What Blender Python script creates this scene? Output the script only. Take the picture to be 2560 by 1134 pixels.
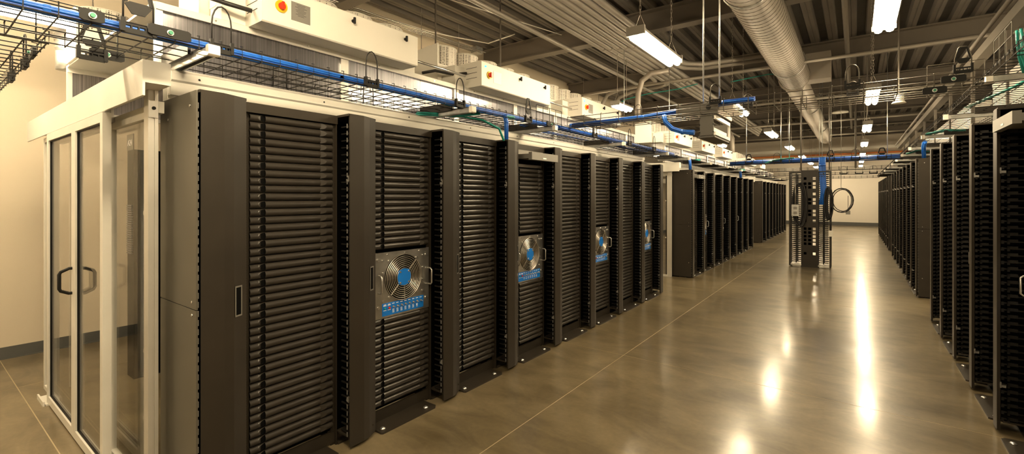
import bpy, math, random
from mathutils import Vector, Matrix
random.seed(7)
PI = math.pi
for o in list(bpy.data.objects): bpy.data.objects.remove(o)
S = bpy.context.scene
C = S.collection

# ------------------------------------------------------------------ camera, world, exposure
cam = bpy.data.cameras.new('camera'); camo = bpy.data.objects.new('camera', cam); C.objects.link(camo)
cam.sensor_width = 36; cam.lens = 1152 / 2560 * 36; cam.shift_y = -77 / 2560
cam.clip_start = .05; cam.clip_end = 200
camo.location = (0, 0, 1.61); camo.rotation_euler = (PI / 2, 0, math.radians(36.71))
S.camera = camo
W = bpy.data.worlds.new('room_ambient'); S.world = W; W.use_nodes = True
W.node_tree.nodes['Background'].inputs[0].default_value = (.02, .015, .01, 1)
W.node_tree.nodes['Background'].inputs[1].default_value = .3
S.view_settings.view_transform = 'Standard'; S.view_settings.look = 'None'
S.view_settings.gamma = 1; S.view_settings.use_curve_mapping = False
S.view_settings.exposure = 2.25
LAMP = 26.0                       # radiance of the fluorescent tubes
LAMP_RGB = (1.0, .80, .505)

# ------------------------------------------------------------------ materials
def lin(r, g, b):
    f = lambda c: (c / 255 / 12.92) if c <= 10 else ((c / 255 + .055) / 1.055) ** 2.4
    return (f(r), f(g), f(b))
M = {}
def mat(name, col, rough=.5, metal=0, var=.12, scale=6, bump=0, bscale=200, spec=.5, coord='Object'):
    m = bpy.data.materials.new(name); m.use_nodes = True; nt = m.node_tree; b = nt.nodes['Principled BSDF']
    tc = nt.nodes.new('ShaderNodeTexCoord'); n = nt.nodes.new('ShaderNodeTexNoise')
    n.inputs['Scale'].default_value = scale; n.inputs['Detail'].default_value = 5
    nt.links.new(tc.outputs[coord], n.inputs['Vector'])
    r = nt.nodes.new('ShaderNodeValToRGB'); e = r.color_ramp.elements
    e[0].position = .3; e[1].position = .7
    e[0].color = tuple(c * (1 - var) for c in col) + (1,); e[1].color = tuple(min(1, c * (1 + var)) for c in col) + (1,)
    nt.links.new(n.outputs['Fac'], r.inputs['Fac']); nt.links.new(r.outputs['Color'], b.inputs['Base Color'])
    b.inputs['Roughness'].default_value = rough; b.inputs['Metallic'].default_value = metal
    b.inputs['Specular IOR Level'].default_value = spec
    if bump:
        n2 = nt.nodes.new('ShaderNodeTexNoise'); n2.inputs['Scale'].default_value = bscale
        nt.links.new(tc.outputs[coord], n2.inputs['Vector'])
        bp = nt.nodes.new('ShaderNodeBump'); bp.inputs['Strength'].default_value = bump; bp.inputs['Distance'].default_value = .002
        nt.links.new(n2.outputs['Fac'], bp.inputs['Height']); nt.links.new(bp.outputs['Normal'], b.inputs['Normal'])
    M[name] = m; return m
mat('rack_black', (.0245, .0195, .014), .43, .0, .12, 4, .15, 500, spec=.35)
mat('blank_black', (.027, .023, .019), .33, .0, .15, 8, .1, 600, spec=.55)
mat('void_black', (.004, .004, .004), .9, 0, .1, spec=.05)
mat('finger_black', (.010, .009, .008), .4, 0, .1, spec=.3)
mat('finger_tip', (.22, .21, .2), .4, .3, .1)
mat('panel_grey', (.125, .115, .094), .45, .2, .06, 3, .1, 400)
mat('white_metal', (.70, .68, .62), .38, .0, .04, 3)
mat('unit_white', (.72, .69, .62), .42, 0, .03, 2)
mat('alu', (.62, .60, .56), .35, .55, .05, 5)
mat('galv', (.46, .46, .44), .38, .75, .18, 25)
mat('steel', (.55, .54, .52), .3, .9, .22, 9)
mat('bolt_steel', (.75, .73, .7), .25, .9, .05)
mat('wire_black', (.010, .009, .008), .5, 0, .1, spec=.3)
mat('wire_zinc', (.40, .37, .33), .35, .8, .1)
mat('wire_dull', (.075, .064, .050), .4, .5, .1)
mat('plastic_black', (.009, .0085, .008), .6, 0, .1, spec=.3)
mat('cap_white', (.80, .76, .68), .4, 0, .03)
mat('cable_blue', (.014, .13, .56), .4, 0, .15, 30)
mat('cable_blue_dark', (.01, .07, .36), .45, 0, .15, 30)
mat('cable_teal', (.02, .30, .26), .4, 0, .1, 30)
mat('cable_black', (.015, .013, .012), .5, 0, .1)
mat('label_blue', (.005, .16, .60), .4, 0, .04)
mat('print_white', (.80, .80, .80), .5, 0, .02)
mat('led_green', (.02, .35, .2), .3, 0, .05)
mat('green_screw', (.04, .20, .12), .35, .3, .1)
mat('switch_yellow', (.80, .42, .01), .4, 0, .04)
mat('switch_red', (.65, .03, .005), .35, 0, .05)
mat('plate_grey', (.22, .21, .19), .45, .3, .05)
mat('plate_dark', (.10, .092, .078), .45, .2, .06)
mat('lamp_housing', (.30, .28, .25), .5, 0, .04)
mat('deck_dark', (.06, .052, .044), .8, 0, .1)
mat('ceiling_brown', (.12, .104, .086), .7, 0, .12, 1.5)
mat('beam_brown', (.155, .135, .112), .6, 0, .08, 1.2)
mat('conduit', (.34, .31, .27), .45, .3, .06, 2)
mat('duct_metal', (.42, .38, .33), .45, .35, .06, 2)
mat('wall_paint', (.60, .52, .40), .75, 0, .03, .8, .08, 120)
mat('far_wall_paint', (.68, .63, .55), .75, 0, .03, .8)
mat('base_vinyl', (.085, .085, .08), .5, 0, .05)
mat('joint_filler', (.36, .29, .18), .6, 0, .1, 8)
mat('orange_band', (.52, .16, .03), .6, 0, .05)
mat('server_blue_grey', (.12, .13, .18), .35, .4, .1)
mat('label_black', (.01, .01, .01), .4, 0, .02)

def mat_floor():
    m = bpy.data.materials.new('polished_concrete'); m.use_nodes = True; nt = m.node_tree; b = nt.nodes['Principled BSDF']
    tc = nt.nodes.new('ShaderNodeTexCoord'); mp = nt.nodes.new('ShaderNodeMapping'); nt.links.new(tc.outputs['Object'], mp.inputs['Vector'])
    n1 = nt.nodes.new('ShaderNodeTexNoise'); n1.inputs['Scale'].default_value = .9; n1.inputs['Detail'].default_value = 5; n1.inputs['Roughness'].default_value = .55; n1.inputs['Distortion'].default_value = .4
    n2 = nt.nodes.new('ShaderNodeTexNoise'); n2.inputs['Scale'].default_value = 30; n2.inputs['Detail'].default_value = 3
    n3 = nt.nodes.new('ShaderNodeTexNoise'); n3.inputs['Scale'].default_value = 2.6; n3.inputs['Detail'].default_value = 3; n3.inputs['Distortion'].default_value = .3
    for n in (n1, n2, n3): nt.links.new(mp.outputs['Vector'], n.inputs['Vector'])
    mp2 = nt.nodes.new('ShaderNodeMapping'); mp2.inputs['Scale'].default_value = (.8, 1.5, 1); mp2.inputs['Rotation'].default_value = (0, 0, .5); nt.links.new(tc.outputs['Object'], mp2.inputs['Vector'])
    n4 = nt.nodes.new('ShaderNodeTexNoise'); n4.inputs['Scale'].default_value = 2.4; n4.inputs['Detail'].default_value = 8; n4.inputs['Roughness'].default_value = .62; n4.inputs['Distortion'].default_value = .8; nt.links.new(mp2.outputs['Vector'], n4.inputs['Vector'])
    av = nt.nodes.new('ShaderNodeMath'); av.operation = 'MULTIPLY_ADD'; av.inputs[1].default_value = .5
    hf = nt.nodes.new('ShaderNodeMath'); hf.operation = 'MULTIPLY'; hf.inputs[1].default_value = .5
    nt.links.new(n1.outputs['Fac'], hf.inputs[0]); nt.links.new(n4.outputs['Fac'], av.inputs[0]); nt.links.new(hf.outputs[0], av.inputs[2])
    r1 = nt.nodes.new('ShaderNodeValToRGB'); e = r1.color_ramp.elements
    e[0].position = .38; e[1].position = .64; e[0].color = (.082, .062, .033, 1); e[1].color = (.215, .170, .100, 1)
    nt.links.new(av.outputs[0], r1.inputs['Fac'])
    r2 = nt.nodes.new('ShaderNodeValToRGB'); e = r2.color_ramp.elements
    e[0].position = .3; e[1].position = .75; e[0].color = (.90, .90, .90, 1); e[1].color = (1.06, 1.06, 1.06, 1)
    nt.links.new(n2.outputs['Fac'], r2.inputs['Fac'])
    mx = nt.nodes.new('ShaderNodeMixRGB'); mx.blend_type = 'MULTIPLY'; mx.inputs[0].default_value = 1
    nt.links.new(r1.outputs['Color'], mx.inputs[1]); nt.links.new(r2.outputs['Color'], mx.inputs[2])
    nt.links.new(mx.outputs['Color'], b.inputs['Base Color'])
    rr = nt.nodes.new('ShaderNodeMapRange'); rr.inputs[1].default_value = .3; rr.inputs[2].default_value = .7; rr.inputs[3].default_value = .12; rr.inputs[4].default_value = .20
    nt.links.new(n3.outputs['Fac'], rr.inputs[0]); nt.links.new(rr.outputs[0], b.inputs['Coat Roughness']); b.inputs['Roughness'].default_value = .32; b.inputs['Coat Weight'].default_value = .65; b.inputs['Coat IOR'].default_value = 1.5
    b.inputs['Specular IOR Level'].default_value = .3
    M['floor'] = m
mat_floor()
def mat_glass():
    m = bpy.data.materials.new('clear_glass'); m.use_nodes = True; nt = m.node_tree; nt.nodes.clear()
    o = nt.nodes.new('ShaderNodeOutputMaterial'); mx = nt.nodes.new('ShaderNodeMixShader'); t = nt.nodes.new('ShaderNodeBsdfTransparent')
    g = nt.nodes.new('ShaderNodeBsdfGlossy'); g.inputs['Roughness'].default_value = .01; lw = nt.nodes.new('ShaderNodeLayerWeight'); lw.inputs[0].default_value = .5
    pw = nt.nodes.new('ShaderNodeMath'); pw.operation = 'POWER'; pw.inputs[1].default_value = 5; f = nt.nodes.new('ShaderNodeMath'); f.operation = 'MULTIPLY_ADD'; f.inputs[1].default_value = .55; f.inputs[2].default_value = .045
    nt.links.new(lw.outputs['Facing'], pw.inputs[0]); nt.links.new(pw.outputs[0], f.inputs[0])
    t.inputs[0].default_value = (.96, .96, .95, 1)
    nt.links.new(f.outputs[0], mx.inputs[0]); nt.links.new(t.outputs[0], mx.inputs[1]); nt.links.new(g.outputs[0], mx.inputs[2]); nt.links.new(mx.outputs[0], o.inputs[0])
    M['glass'] = m
mat_glass()
def mat_poly():
    m = bpy.data.materials.new('fluted_polycarbonate'); m.use_nodes = True; nt = m.node_tree; nt.nodes.clear()
    o = nt.nodes.new('ShaderNodeOutputMaterial'); tc = nt.nodes.new('ShaderNodeTexCoord')
    wv = nt.nodes.new('ShaderNodeTexWave'); wv.bands_direction = 'Y'; wv.inputs['Scale'].default_value = 26
    nz = nt.nodes.new('ShaderNodeTexNoise'); nz.inputs['Scale'].default_value = 3; mp = nt.nodes.new('ShaderNodeMapping'); mp.inputs['Scale'].default_value = (1, 30, .3)
    nt.links.new(tc.outputs['Object'], wv.inputs['Vector']); nt.links.new(tc.outputs['Object'], mp.inputs['Vector']); nt.links.new(mp.outputs['Vector'], nz.inputs['Vector'])
    r = nt.nodes.new('ShaderNodeValToRGB'); e = r.color_ramp.elements; e[0].position = .3; e[1].position = .7
    e[0].color = (.20, .20, .24, 1); e[1].color = (.55, .55, .58, 1); nt.links.new(nz.outputs['Fac'], r.inputs['Fac'])
    tl = nt.nodes.new('ShaderNodeBsdfTranslucent'); tr = nt.nodes.new('ShaderNodeBsdfTransparent'); gl = nt.nodes.new('ShaderNodeBsdfGlossy'); gl.inputs['Roughness'].default_value = .22
    gl.inputs[0].default_value = (.8, .8, .85, 1); tr.inputs[0].default_value = (.75, .76, .82, 1)
    nt.links.new(r.outputs[0], tl.inputs[0])
    a = nt.nodes.new('ShaderNodeMixShader'); a.inputs[0].default_value = .35; b = nt.nodes.new('ShaderNodeMixShader'); b.inputs[0].default_value = .22
    nt.links.new(tl.outputs[0], a.inputs[1]); nt.links.new(tr.outputs[0], a.inputs[2]); nt.links.new(a.outputs[0], b.inputs[1]); nt.links.new(gl.outputs[0], b.inputs[2]); nt.links.new(b.outputs[0], o.inputs[0])
    M['poly'] = m
mat_poly()
def mat_perf():
    m = mat('perforated_white', (.62, .59, .52), .45, 0, .03); nt = m.node_tree; b = nt.nodes['Principled BSDF']
    tc = nt.nodes.new('ShaderNodeTexCoord'); v = nt.nodes.new('ShaderNodeTexVoronoi'); v.inputs['Scale'].default_value = 60; v.inputs['Randomness'].default_value = .12
    nt.links.new(tc.outputs['Object'], v.inputs['Vector'])
    r = nt.nodes.new('ShaderNodeValToRGB'); e = r.color_ramp.elements; e[0].position = .34; e[1].position = .44
    e[0].color = (.05, .04, .035, 1); e[1].color = (.64, .60, .53, 1)
    nt.links.new(v.outputs['Distance'], r.inputs['Fac']); nt.links.new(r.outputs[0], b.inputs['Base Color'])
mat_perf()
def mat_emit(name, col, st):
    m = bpy.data.materials.new(name); m.use_nodes = True; nt = m.node_tree; nt.nodes.clear()
    o = nt.nodes.new('ShaderNodeOutputMaterial'); e = nt.nodes.new('ShaderNodeEmission')
    e.inputs[0].default_value = col + (1,); e.inputs[1].default_value = st; nt.links.new(e.outputs[0], o.inputs[0]); M[name] = m
mat_emit('lamp_tube', LAMP_RGB, LAMP)
mat_emit('pod_tube', LAMP_RGB, LAMP * .22)
mat_emit('led_glow', (.05, 1, .35), 1.2)

# ------------------------------------------------------------------ mesh builder
class MB:
    def __init__(s): s.v = []; s.f = []; s.sm = []
    def _add(s, vs, fs, smooth=False):
        n = len(s.v); s.v += [tuple(v) for v in vs]; s.f += [tuple(i + n for i in f) for f in fs]; s.sm += [smooth] * len(fs); return s
    def box(s, x0, x1, y0, y1, z0, z1):
        x0, x1 = min(x0, x1), max(x0, x1); y0, y1 = min(y0, y1), max(y0, y1); z0, z1 = min(z0, z1), max(z0, z1)
        return s._add([(x0, y0, z0), (x1, y0, z0), (x1, y1, z0), (x0, y1, z0), (x0, y0, z1), (x1, y0, z1), (x1, y1, z1), (x0, y1, z1)],
                      [(0, 3, 2, 1), (4, 5, 6, 7), (0, 1, 5, 4), (1, 2, 6, 5), (2, 3, 7, 6), (3, 0, 4, 7)])
    def bbox(s, x0, x1, y0, y1, z0, z1, c=.004):        # box with chamfered vertical-in-XZ profile along y
        pts = [(x0 + c, z0), (x1 - c, z0), (x1, z0 + c), (x1, z1 - c), (x1 - c, z1), (x0 + c, z1), (x0, z1 - c), (x0, z0 + c)]
        return s.prism(pts, y0, y1, 'y')
    def prism(s, pts, a0, a1, axis):                      # extrude a 2-D outline; axis 'x': (y,z); 'y': (x,z); 'z': (x,y)
        def P(p, a): return (a, p[0], p[1]) if axis == 'x' else (p[0], a, p[1]) if axis == 'y' else (p[0], p[1], a)
        n = len(pts); vs = [P(p, a0) for p in pts] + [P(p, a1) for p in pts]
        return s._add(vs, [tuple(range(n))[::-1], tuple(range(n, 2 * n))] + [(i, (i + 1) % n, n + (i + 1) % n, n + i) for i in range(n)])
    def tube(s, pts, r, n=6, closed=False, cap=True):
        pts = [Vector(p) for p in pts]; m = len(pts); rings = []
        up = None
        for i, p in enumerate(pts):
            a = pts[(i - 1) % m] if (closed or i > 0) else p; b = pts[(i + 1) % m] if (closed or i < m - 1) else p
            t = (b - a).normalized()
            if up is None: up = Vector((0, 0, 1)) if abs(t.z) < .9 else Vector((1, 0, 0))
            u = (up - t * up.dot(t)); u = u.normalized() if u.length > 1e-6 else t.orthogonal().normalized(); up = u; w = t.cross(u)
            rr = r[i] if isinstance(r, (list, tuple)) else r
            rings.append([p + (u * math.cos(2 * PI * k / n) + w * math.sin(2 * PI * k / n)) * rr for k in range(n)])
        vs = [v for R in rings for v in R]; fs = []
        for i in range(m if closed else m - 1):
            for k in range(n): fs.append((i * n + k, i * n + (k + 1) % n, ((i + 1) % m) * n + (k + 1) % n, ((i + 1) % m) * n + k))
        s._add(vs, fs, n > 5)
        if cap and not closed:
            b0 = len(s.v) - len(vs)
            s.f += [tuple(b0 + k for k in range(n))[::-1], tuple(b0 + (m - 1) * n + k for k in range(n))]; s.sm += [False, False]
        return s
    def cyl(s, p0, p1, r, n=12): return s.tube([p0, p1], r, n)
    def ring(s, c, R, r, axis='x', n=28, k=5):
        pts = []
        for i in range(n):
            a = 2 * PI * i / n; u, w = R * math.cos(a), R * math.sin(a)
            pts.append((c[0], c[1] + u, c[2] + w) if axis == 'x' else (c[0] + u, c[1], c[2] + w) if axis == 'y' else (c[0] + u, c[1] + w, c[2]))
        return s.tube(pts, r, k, closed=True)
    def mesh(s, name, material):
        me = bpy.data.meshes.new(name); me.from_pydata(s.v, [], s.f); me.validate()
        if len(me.polygons) == len(s.sm): me.polygons.foreach_set('use_smooth', s.sm)
        me.materials.append(M[material]); me.update(); return me
    def build(s, name, material, parent=None, **kw): return obj(name, s.mesh(name, material), parent, **kw)
def obj(name, me, parent=None, loc=None, kind=None, label=None):
    o = bpy.data.objects.new(name, me); C.objects.link(o)
    if parent: o.parent = parent
    if loc: o.location = loc
    if kind: o['kind'] = kind
    if label: o['label'] = label
    return o
def tag(o, label, cat, group=None):
    o['label'] = label; o['category'] = cat
    if group: o['group'] = group
    return o
def thing(name, label, cat, loc=(0, 0, 0), group=None, scale=None, rz=0):
    o = bpy.data.objects.new(name, None); C.objects.link(o); o.location = loc; o.empty_display_size = .1
    if scale: o.scale = scale
    o.rotation_euler = (0, 0, rz); return tag(o, label, cat, group)
def struct(o): o['kind'] = 'structure'; return o
def arc(c, R, a0, a1, n, plane='xz'):
    out = []
    for i in range(n + 1):
        a = a0 + (a1 - a0) * i / n; u, w = R * math.cos(a), R * math.sin(a)
        out.append((c[0] + u, c[1], c[2] + w) if plane == 'xz' else (c[0], c[1] + u, c[2] + w) if plane == 'yz' else (c[0] + u, c[1] + w, c[2]))
    return out
ORD = ['first', 'second', 'third', 'fourth', 'fifth', 'sixth', 'seventh', 'eighth', 'ninth', 'tenth', 'eleventh', 'twelfth']
BOLT = MB().tube([(0, 0, 0), (0, 0, .006), (0, 0, .014)], [.02, .02, .008], 8).mesh('bolt', 'bolt_steel')
DOT = MB().tube([(0, 0, 0), (.004, 0, 0)], .006, 6).mesh('screw', 'bolt_steel')

# ------------------------------------------------------------------ the room
X0, X1, Y0, Y1, ZC = -6.76, 6.4, -6.5, 31.2, 4.95
fl = MB().box(X0, X1, Y0, Y1, -.2, -.0008).build('floor', 'joint_filler'); struct(fl)
xs = [X0, -5.66, -1.885, 1.89, 5.66, X1]; ys = [Y0, -3.2, .62, 4.42, 8.3, 12.2, 16.1, 20.0, 23.9, 27.8, Y1]
for i in range(len(xs) - 1):
    for j in range(len(ys) - 1):
        g = .0032
        obj('slab', MB().box(xs[i] + g, xs[i + 1] - g, ys[j] + g, ys[j + 1] - g, -.0008, 0).mesh('slab', 'floor'), fl)
struct(MB().box(X0 - .2, X0, Y0, Y1, 0, ZC).build('wall_left', 'wall_paint'))
struct(MB().box(X1, X1 + .2, Y0, Y1, 0, ZC).build('wall_right', 'wall_paint'))
struct(MB().box(X0, X1, Y1, Y1 + .2, 0, ZC).build('wall_far', 'far_wall_paint'))
struct(MB().box(X0, X1, Y0 - .2, Y0, 0, ZC).build('wall_near', 'wall_paint'))
struct(MB().box(X0, X0 + .008, Y0, Y1, 0, .115).box(X0, X0 + .03, Y0, Y1, 0, .008).build('baseboard_left', 'base_vinyl'))
struct(MB().box(X0, X1, Y1 - .012, Y1, 0, .19).build('baseboard_far', 'base_vinyl'))
struct(MB().box(X0, X1, Y1 - .25, Y1 - .1, 3.86, 3.95).build('trim_1', 'orange_band'))
struct(MB().box(X0, X1, Y1 - .6, Y1 - .45, 4.1, 4.24).build('trim_2', 'unit_white'))
ce = struct(MB().box(X0, X1, Y0, Y1, ZC, ZC + .15).build('ceiling', 'deck_dark'))
rib = MB().prism([(-.092, 0), (.092, 0), (.068, -.075), (.012, -.075), (.006, -.068), (-.006, -.068), (-.012, -.075), (-.068, -.075)], Y0, Y1, 'y').mesh('deck_rib', 'ceiling_brown')
x = X0 + .18
while x < X1 - .1: obj('deck_rib', rib, ce, (x, 0, ZC)); x += .31
for i, y in enumerate((-4, .1, 4.1, 8.0, 11.85, 15.8, 19.8, 23.8, 27.8)):
    b = MB().prism([(-.11, 0), (.11, 0), (.11, .025), (.012, .03), (.012, .345), (.11, .35), (.11, .375), (-.11, .375), (-.11, .35), (-.012, .345), (-.012, .03), (-.11, .025)], X0, X1, 'x')
    o = b.build('ceiling_beam', 'beam_brown'); o.location = (0, y, 4.5)
    tag(o, f'brown steel ceiling beam crossing the room, {ORD[i]} from behind the camera', 'beam', 'ceiling beams')

# ------------------------------------------------------------------ rack parts (local: +x towards the aisle, front plane x = 0, y along the row)
U = .04445; NU = 44; Z0 = .139
def blank_mesh():
    R = .0213; L = .505; m = MB(); dark = []
    P = lambda a, y: (R * math.cos(a), y, R * math.sin(a))
    def full(ya, yb):
        n = 10; A = [P(-PI / 2 + PI * k / n, ya) for k in range(n + 1)]; B = [P(-PI / 2 + PI * k / n, yb) for k in range(n + 1)]
        m._add(A + B, [(k, n + 1 + k, n + 2 + k, k + 1) for k in range(n)], True)
    def cutprof(y, d):                  # half round with its crown cut off by a plane at distance d from the axis
        ph = math.acos(min(1, d / R)); q = 5
        return [P(-PI / 2 + (PI / 2 - ph) * k / q, y) for k in range(q + 1)] + [P(ph + (PI / 2 - ph) * k / q, y) for k in range(q + 1)]
    def scoop(y0, y1, d0, d1, blk):
        st = 6
        for i in range(st):
            t0, t1 = i / st, (i + 1) / st; A = cutprof(y0 + (y1 - y0) * t0, d0 + (d1 - d0) * t0); B = cutprof(y0 + (y1 - y0) * t1, d0 + (d1 - d0) * t1); n = len(A) - 1
            f0 = len(m.f); m._add(A + B, [(k, n + 1 + k, n + 2 + k, k + 1) for k in range(n)], False)
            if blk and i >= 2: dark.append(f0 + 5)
    def wall(y, d, blk):
        ph = math.acos(d / R); m._add([P(-ph + 2 * ph * k / 8, y) for k in range(9)], [tuple(range(9))], False)
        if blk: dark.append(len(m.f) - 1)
    a0, a1, dm = .043, .084, R * .38
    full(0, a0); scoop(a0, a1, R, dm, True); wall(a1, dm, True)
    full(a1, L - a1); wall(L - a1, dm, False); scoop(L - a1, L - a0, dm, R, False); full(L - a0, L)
    m.box(-.012, -.002, 0, L, -.0218, .0218)
    return m, dark
_bm, _dark = blank_mesh()
BLANK = bpy.data.meshes.new('blanking_panel'); BLANK.from_pydata(_bm.v, [], _bm.f); BLANK.polygons.foreach_set('use_smooth', _bm.sm)
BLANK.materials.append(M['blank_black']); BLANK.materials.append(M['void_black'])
for i in _dark: BLANK.polygons[i].material_index = 1    # left scoop faces coloured black to stand in for shade inside
BLANK.update()
FINGER = MB().box(-.115, -.022, .012, .020, -.004, .004).box(-.075, -.03, .02, .05, -.003, .003).box(-.022, -.016, .008, .03, -.016, .012).mesh('finger', 'finger_black')
TIP = MB().box(-.030, -.023, -.004, -.001, -.015, .013).mesh('finger_tip', 'finger_tip')
FINGER_R = MB().box(-.155, -.022, .012, .022, -.004, .004).box(-.10, -.05, .0, .012, -.004, .016).box(-.062, -.05, .0, .012, -.016, .016).box(-.036, -.022, .006, .012, -.014, .008).mesh('finger_shaped', 'finger_black')
def blank_low():
    m = MB(); R = .0205; L = .505; n = 4
    for y0, y1, s_ in ((0, .055, 1), (.09, L - .09, 1), (L - .055, L, 1)):
        vs = []
        for y in (y0, y1):
            for k in range(n + 1):
                a = -PI / 2 + PI * k / n; vs.append((R * math.cos(a), y, R * math.sin(a)))
        m._add(vs, [(k, n + 1 + k, n + 2 + k, k + 1) for k in range(n)] + [tuple(range(n + 1))[::-1], tuple(range(n + 1, 2 * n + 2))], False)
    return m
def rail_mesh():
    m = MB().box(-.235, -.155, .245, .252, 0, 2.10).box(-.162, -.155, .245, .29, 0, 2.10)
    m.box(-.235, -.135, .818, .824, 0, 2.10).box(-.162, -.155, .79, .82, 0, 2.10)
    return m
UPR_L = MB().box(-.235, -.157, .245, .252, 0, 2.10).box(-.164, -.157, .252, .292, 0, 2.10).mesh('upright', 'rack_black')
UPR_R = MB().box(-.235, -.138, .816, .823, 0, 2.10).box(-.164, -.157, .79, .816, 0, 2.10).mesh('upright', 'rack_black')
LEAK_BLOCK = MB().box(-.20, -.185, .253, .815, .085, 2.084).mesh('leak_blocker', 'void_black')  # added black sheet that blocks light leaking past the blanks from behind
HEAD = MB().box(-.22, -.132, .245, .825, 2.076, 2.13).mesh('top_panel', 'rack_black')
_b = [(-.16, .246), (-.012, .246), (.0, .255), (.0, .735), (-.02, .76), (-.16, .76)]
BASE = MB().prism(_b, 0, .012, 'z').box(-.165, -.155, .245, .82, .012, .09).mesh('base_plate', 'rack_black')
HOLES = MB()
for u in range(NU * 3):
    z = Z0 + (u + .5) * U / 3 - U / 2 + U / 3; HOLES.box(-.157, -.1562, .268, .276, z - .004, z + .004)
HOLES = HOLES.mesh('rail_holes', 'finger_tip')
SCREWDOTS = MB()
for u in range(NU): SCREWDOTS.box(-.157, -.150, .798, .803, Z0 + u * U - .003, Z0 + u * U + .003)
SCREWDOTS = SCREWDOTS.mesh('screw_row', 'bolt_steel')

def ringpts(c, R, n, x): return [(x, c[0] + R * math.cos(2 * PI * i / n), c[1] + R * math.sin(2 * PI * i / n)) for i in range(n)]
FC = (.545, 1.012)
def fan_meshes():
    d = {}
    x = -.142; R = .168; n = 40
    z0, z1, y0, y1 = .738, 1.207, .292, .802
    angs = sorted([2 * PI * i / 40 for i in range(40)] + [math.atan2(cz - FC[1], cy - FC[0]) % (2 * PI) for cy, cz in ((y0, z0), (y1, z0), (y1, z1), (y0, z1))])
    m = MB(); n = len(angs); inner = []; out = []
    for a in angs:
        ca, sa = math.cos(a), math.sin(a); inner.append((x, FC[0] + R * ca, FC[1] + R * sa))
        tx = (y1 - FC[0]) / ca if ca > 1e-6 else (y0 - FC[0]) / ca if ca < -1e-6 else 9e9
        tz = (z1 - FC[1]) / sa if sa > 1e-6 else (z0 - FC[1]) / sa if sa < -1e-6 else 9e9
        t = min(tx, tz); out.append((x, FC[0] + ca * t, FC[1] + sa * t))
    m._add(inner + out, [(i, n + i, n + (i + 1) % n, (i + 1) % n) for i in range(n)])
    m.box(x - .012, x - .002, y0, y0 + .02, z0, z1).box(x - .012, x - .002, y1 - .02, y1, z0, z1)
    d['plate'] = m.mesh('face_plate', 'steel')
    m = MB()
    m.tube([(x - .038, FC[0], FC[1]), (x - .034, FC[0], FC[1])], R + .01, 24).tube([(x - .038, FC[0], FC[1]), (x - .001, FC[0], FC[1])], R, 24, cap=False)
    d['well'] = m.mesh('fan_well', 'void_black')
    m = MB()
    for k in range(5):
        a0 = 2 * PI * k / 5
        pts = []
        for (r_, da, xx) in ((.05, 0, -.006), (.15, .15, -.008), (.155, .75, -.024), (.05, .8, -.024)):
            pts.append((x + xx, FC[0] + r_ * math.cos(a0 + da), FC[1] + r_ * math.sin(a0 + da)))
        m._add(pts, [(0, 1, 2, 3)])
    d['blades'] = m.mesh('fan_blades', 'plastic_black')
    d['rings'] = [MB().ring((x + .012, FC[0], FC[1]), .066 + .0145 * k, .0032, 'x', 36, 4).mesh('guard_ring', 'wire_zinc') for k in range(8)]
    m = MB()
    for a in (PI / 4, 3 * PI / 4, 5 * PI / 4, 7 * PI / 4, 3 * PI / 2 + .05):
        m.tube([(x + .010, FC[0] + .06 * math.cos(a), FC[1] + .06 * math.sin(a)), (x + .010, FC[0] + .17 * math.cos(a), FC[1] + .17 * math.sin(a))], .003, 4)
    d['spokes'] = m.mesh('guard_spokes', 'wire_zinc')
    m = MB().tube([(x + .008, FC[0], FC[1]), (x + .016, FC[0], FC[1])], .061, 24)
    for a in (PI / 4, 3 * PI / 4, 5 * PI / 4, 7 * PI / 4): m.tube([(x + .008, FC[0] + .052 * math.cos(a), FC[1] + .052 * math.sin(a)), (x + .0155, FC[0] + .052 * math.cos(a), FC[1] + .052 * math.sin(a))], .018, 10)
    d['hub'] = m.mesh('hub_badge', 'label_blue')
    m = MB()
    for a in (PI / 4, 3 * PI / 4, 5 * PI / 4, 7 * PI / 4):
        m.tube([(x + .014, FC[0] + .056 * math.cos(a), FC[1] + .056 * math.sin(a)), (x + .021, FC[0] + .056 * math.cos(a), FC[1] + .056 * math.sin(a))], .0075, 8)
        m.tube([(x, FC[0] + .183 * math.cos(a), FC[1] + .183 * math.sin(a)), (x + .008, FC[0] + .183 * math.cos(a), FC[1] + .183 * math.sin(a))], .009, 8)
    for (yy, zz, rr) in ((.32, .82, .011), (.32, 1.155, .011), (.772, .82, .011), (.772, 1.155, .011), (.36, 1.15, .007), (.735, 1.155, .007), (.735, 1.06, .007), (.735, .97, .007), (.735, .88, .007), (.36, 1.06, .007), (.36, .86, .007), (.40, 1.19, .006), (.56, 1.19, .006), (.70, 1.19, .006)):
        m.tube([(x, yy, zz), (x + .008, yy, zz)], rr, 8)
    d['screws'] = m.mesh('screw_heads', 'bolt_steel')
    d['handle'] = MB().tube([(x, 0, -.062), (x + .03, 0, -.062), (x + .042, 0, -.05), (x + .042, 0, .05), (x + .03, 0, .062), (x, 0, .062)], .0065, 6).mesh('grab_handle', 'steel')
    d['label'] = MB().box(x, x + .002, .355, .745, .752, .842).mesh('control_label', 'label_blue')
    m = MB()
    for k in range(10):
        yy = .378 + k * .0375
        m.box(x + .002, x + .0026, yy - .011, yy + .011, .829, .834)
        if k < 2: m.box(x + .002, x + .0026, yy - .013, yy + .013, .789, .793); m.box(x + .002, x + .0026, yy - .013, yy + .013, .822, .827)
        elif k < 9:
            for zz in (.788, .778, .768): m.box(x + .002, x + .0026, yy - .009, yy + .009, zz - .002, zz + .002)
    d['print'] = m.mesh('printed_marks', 'print_white')
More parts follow.
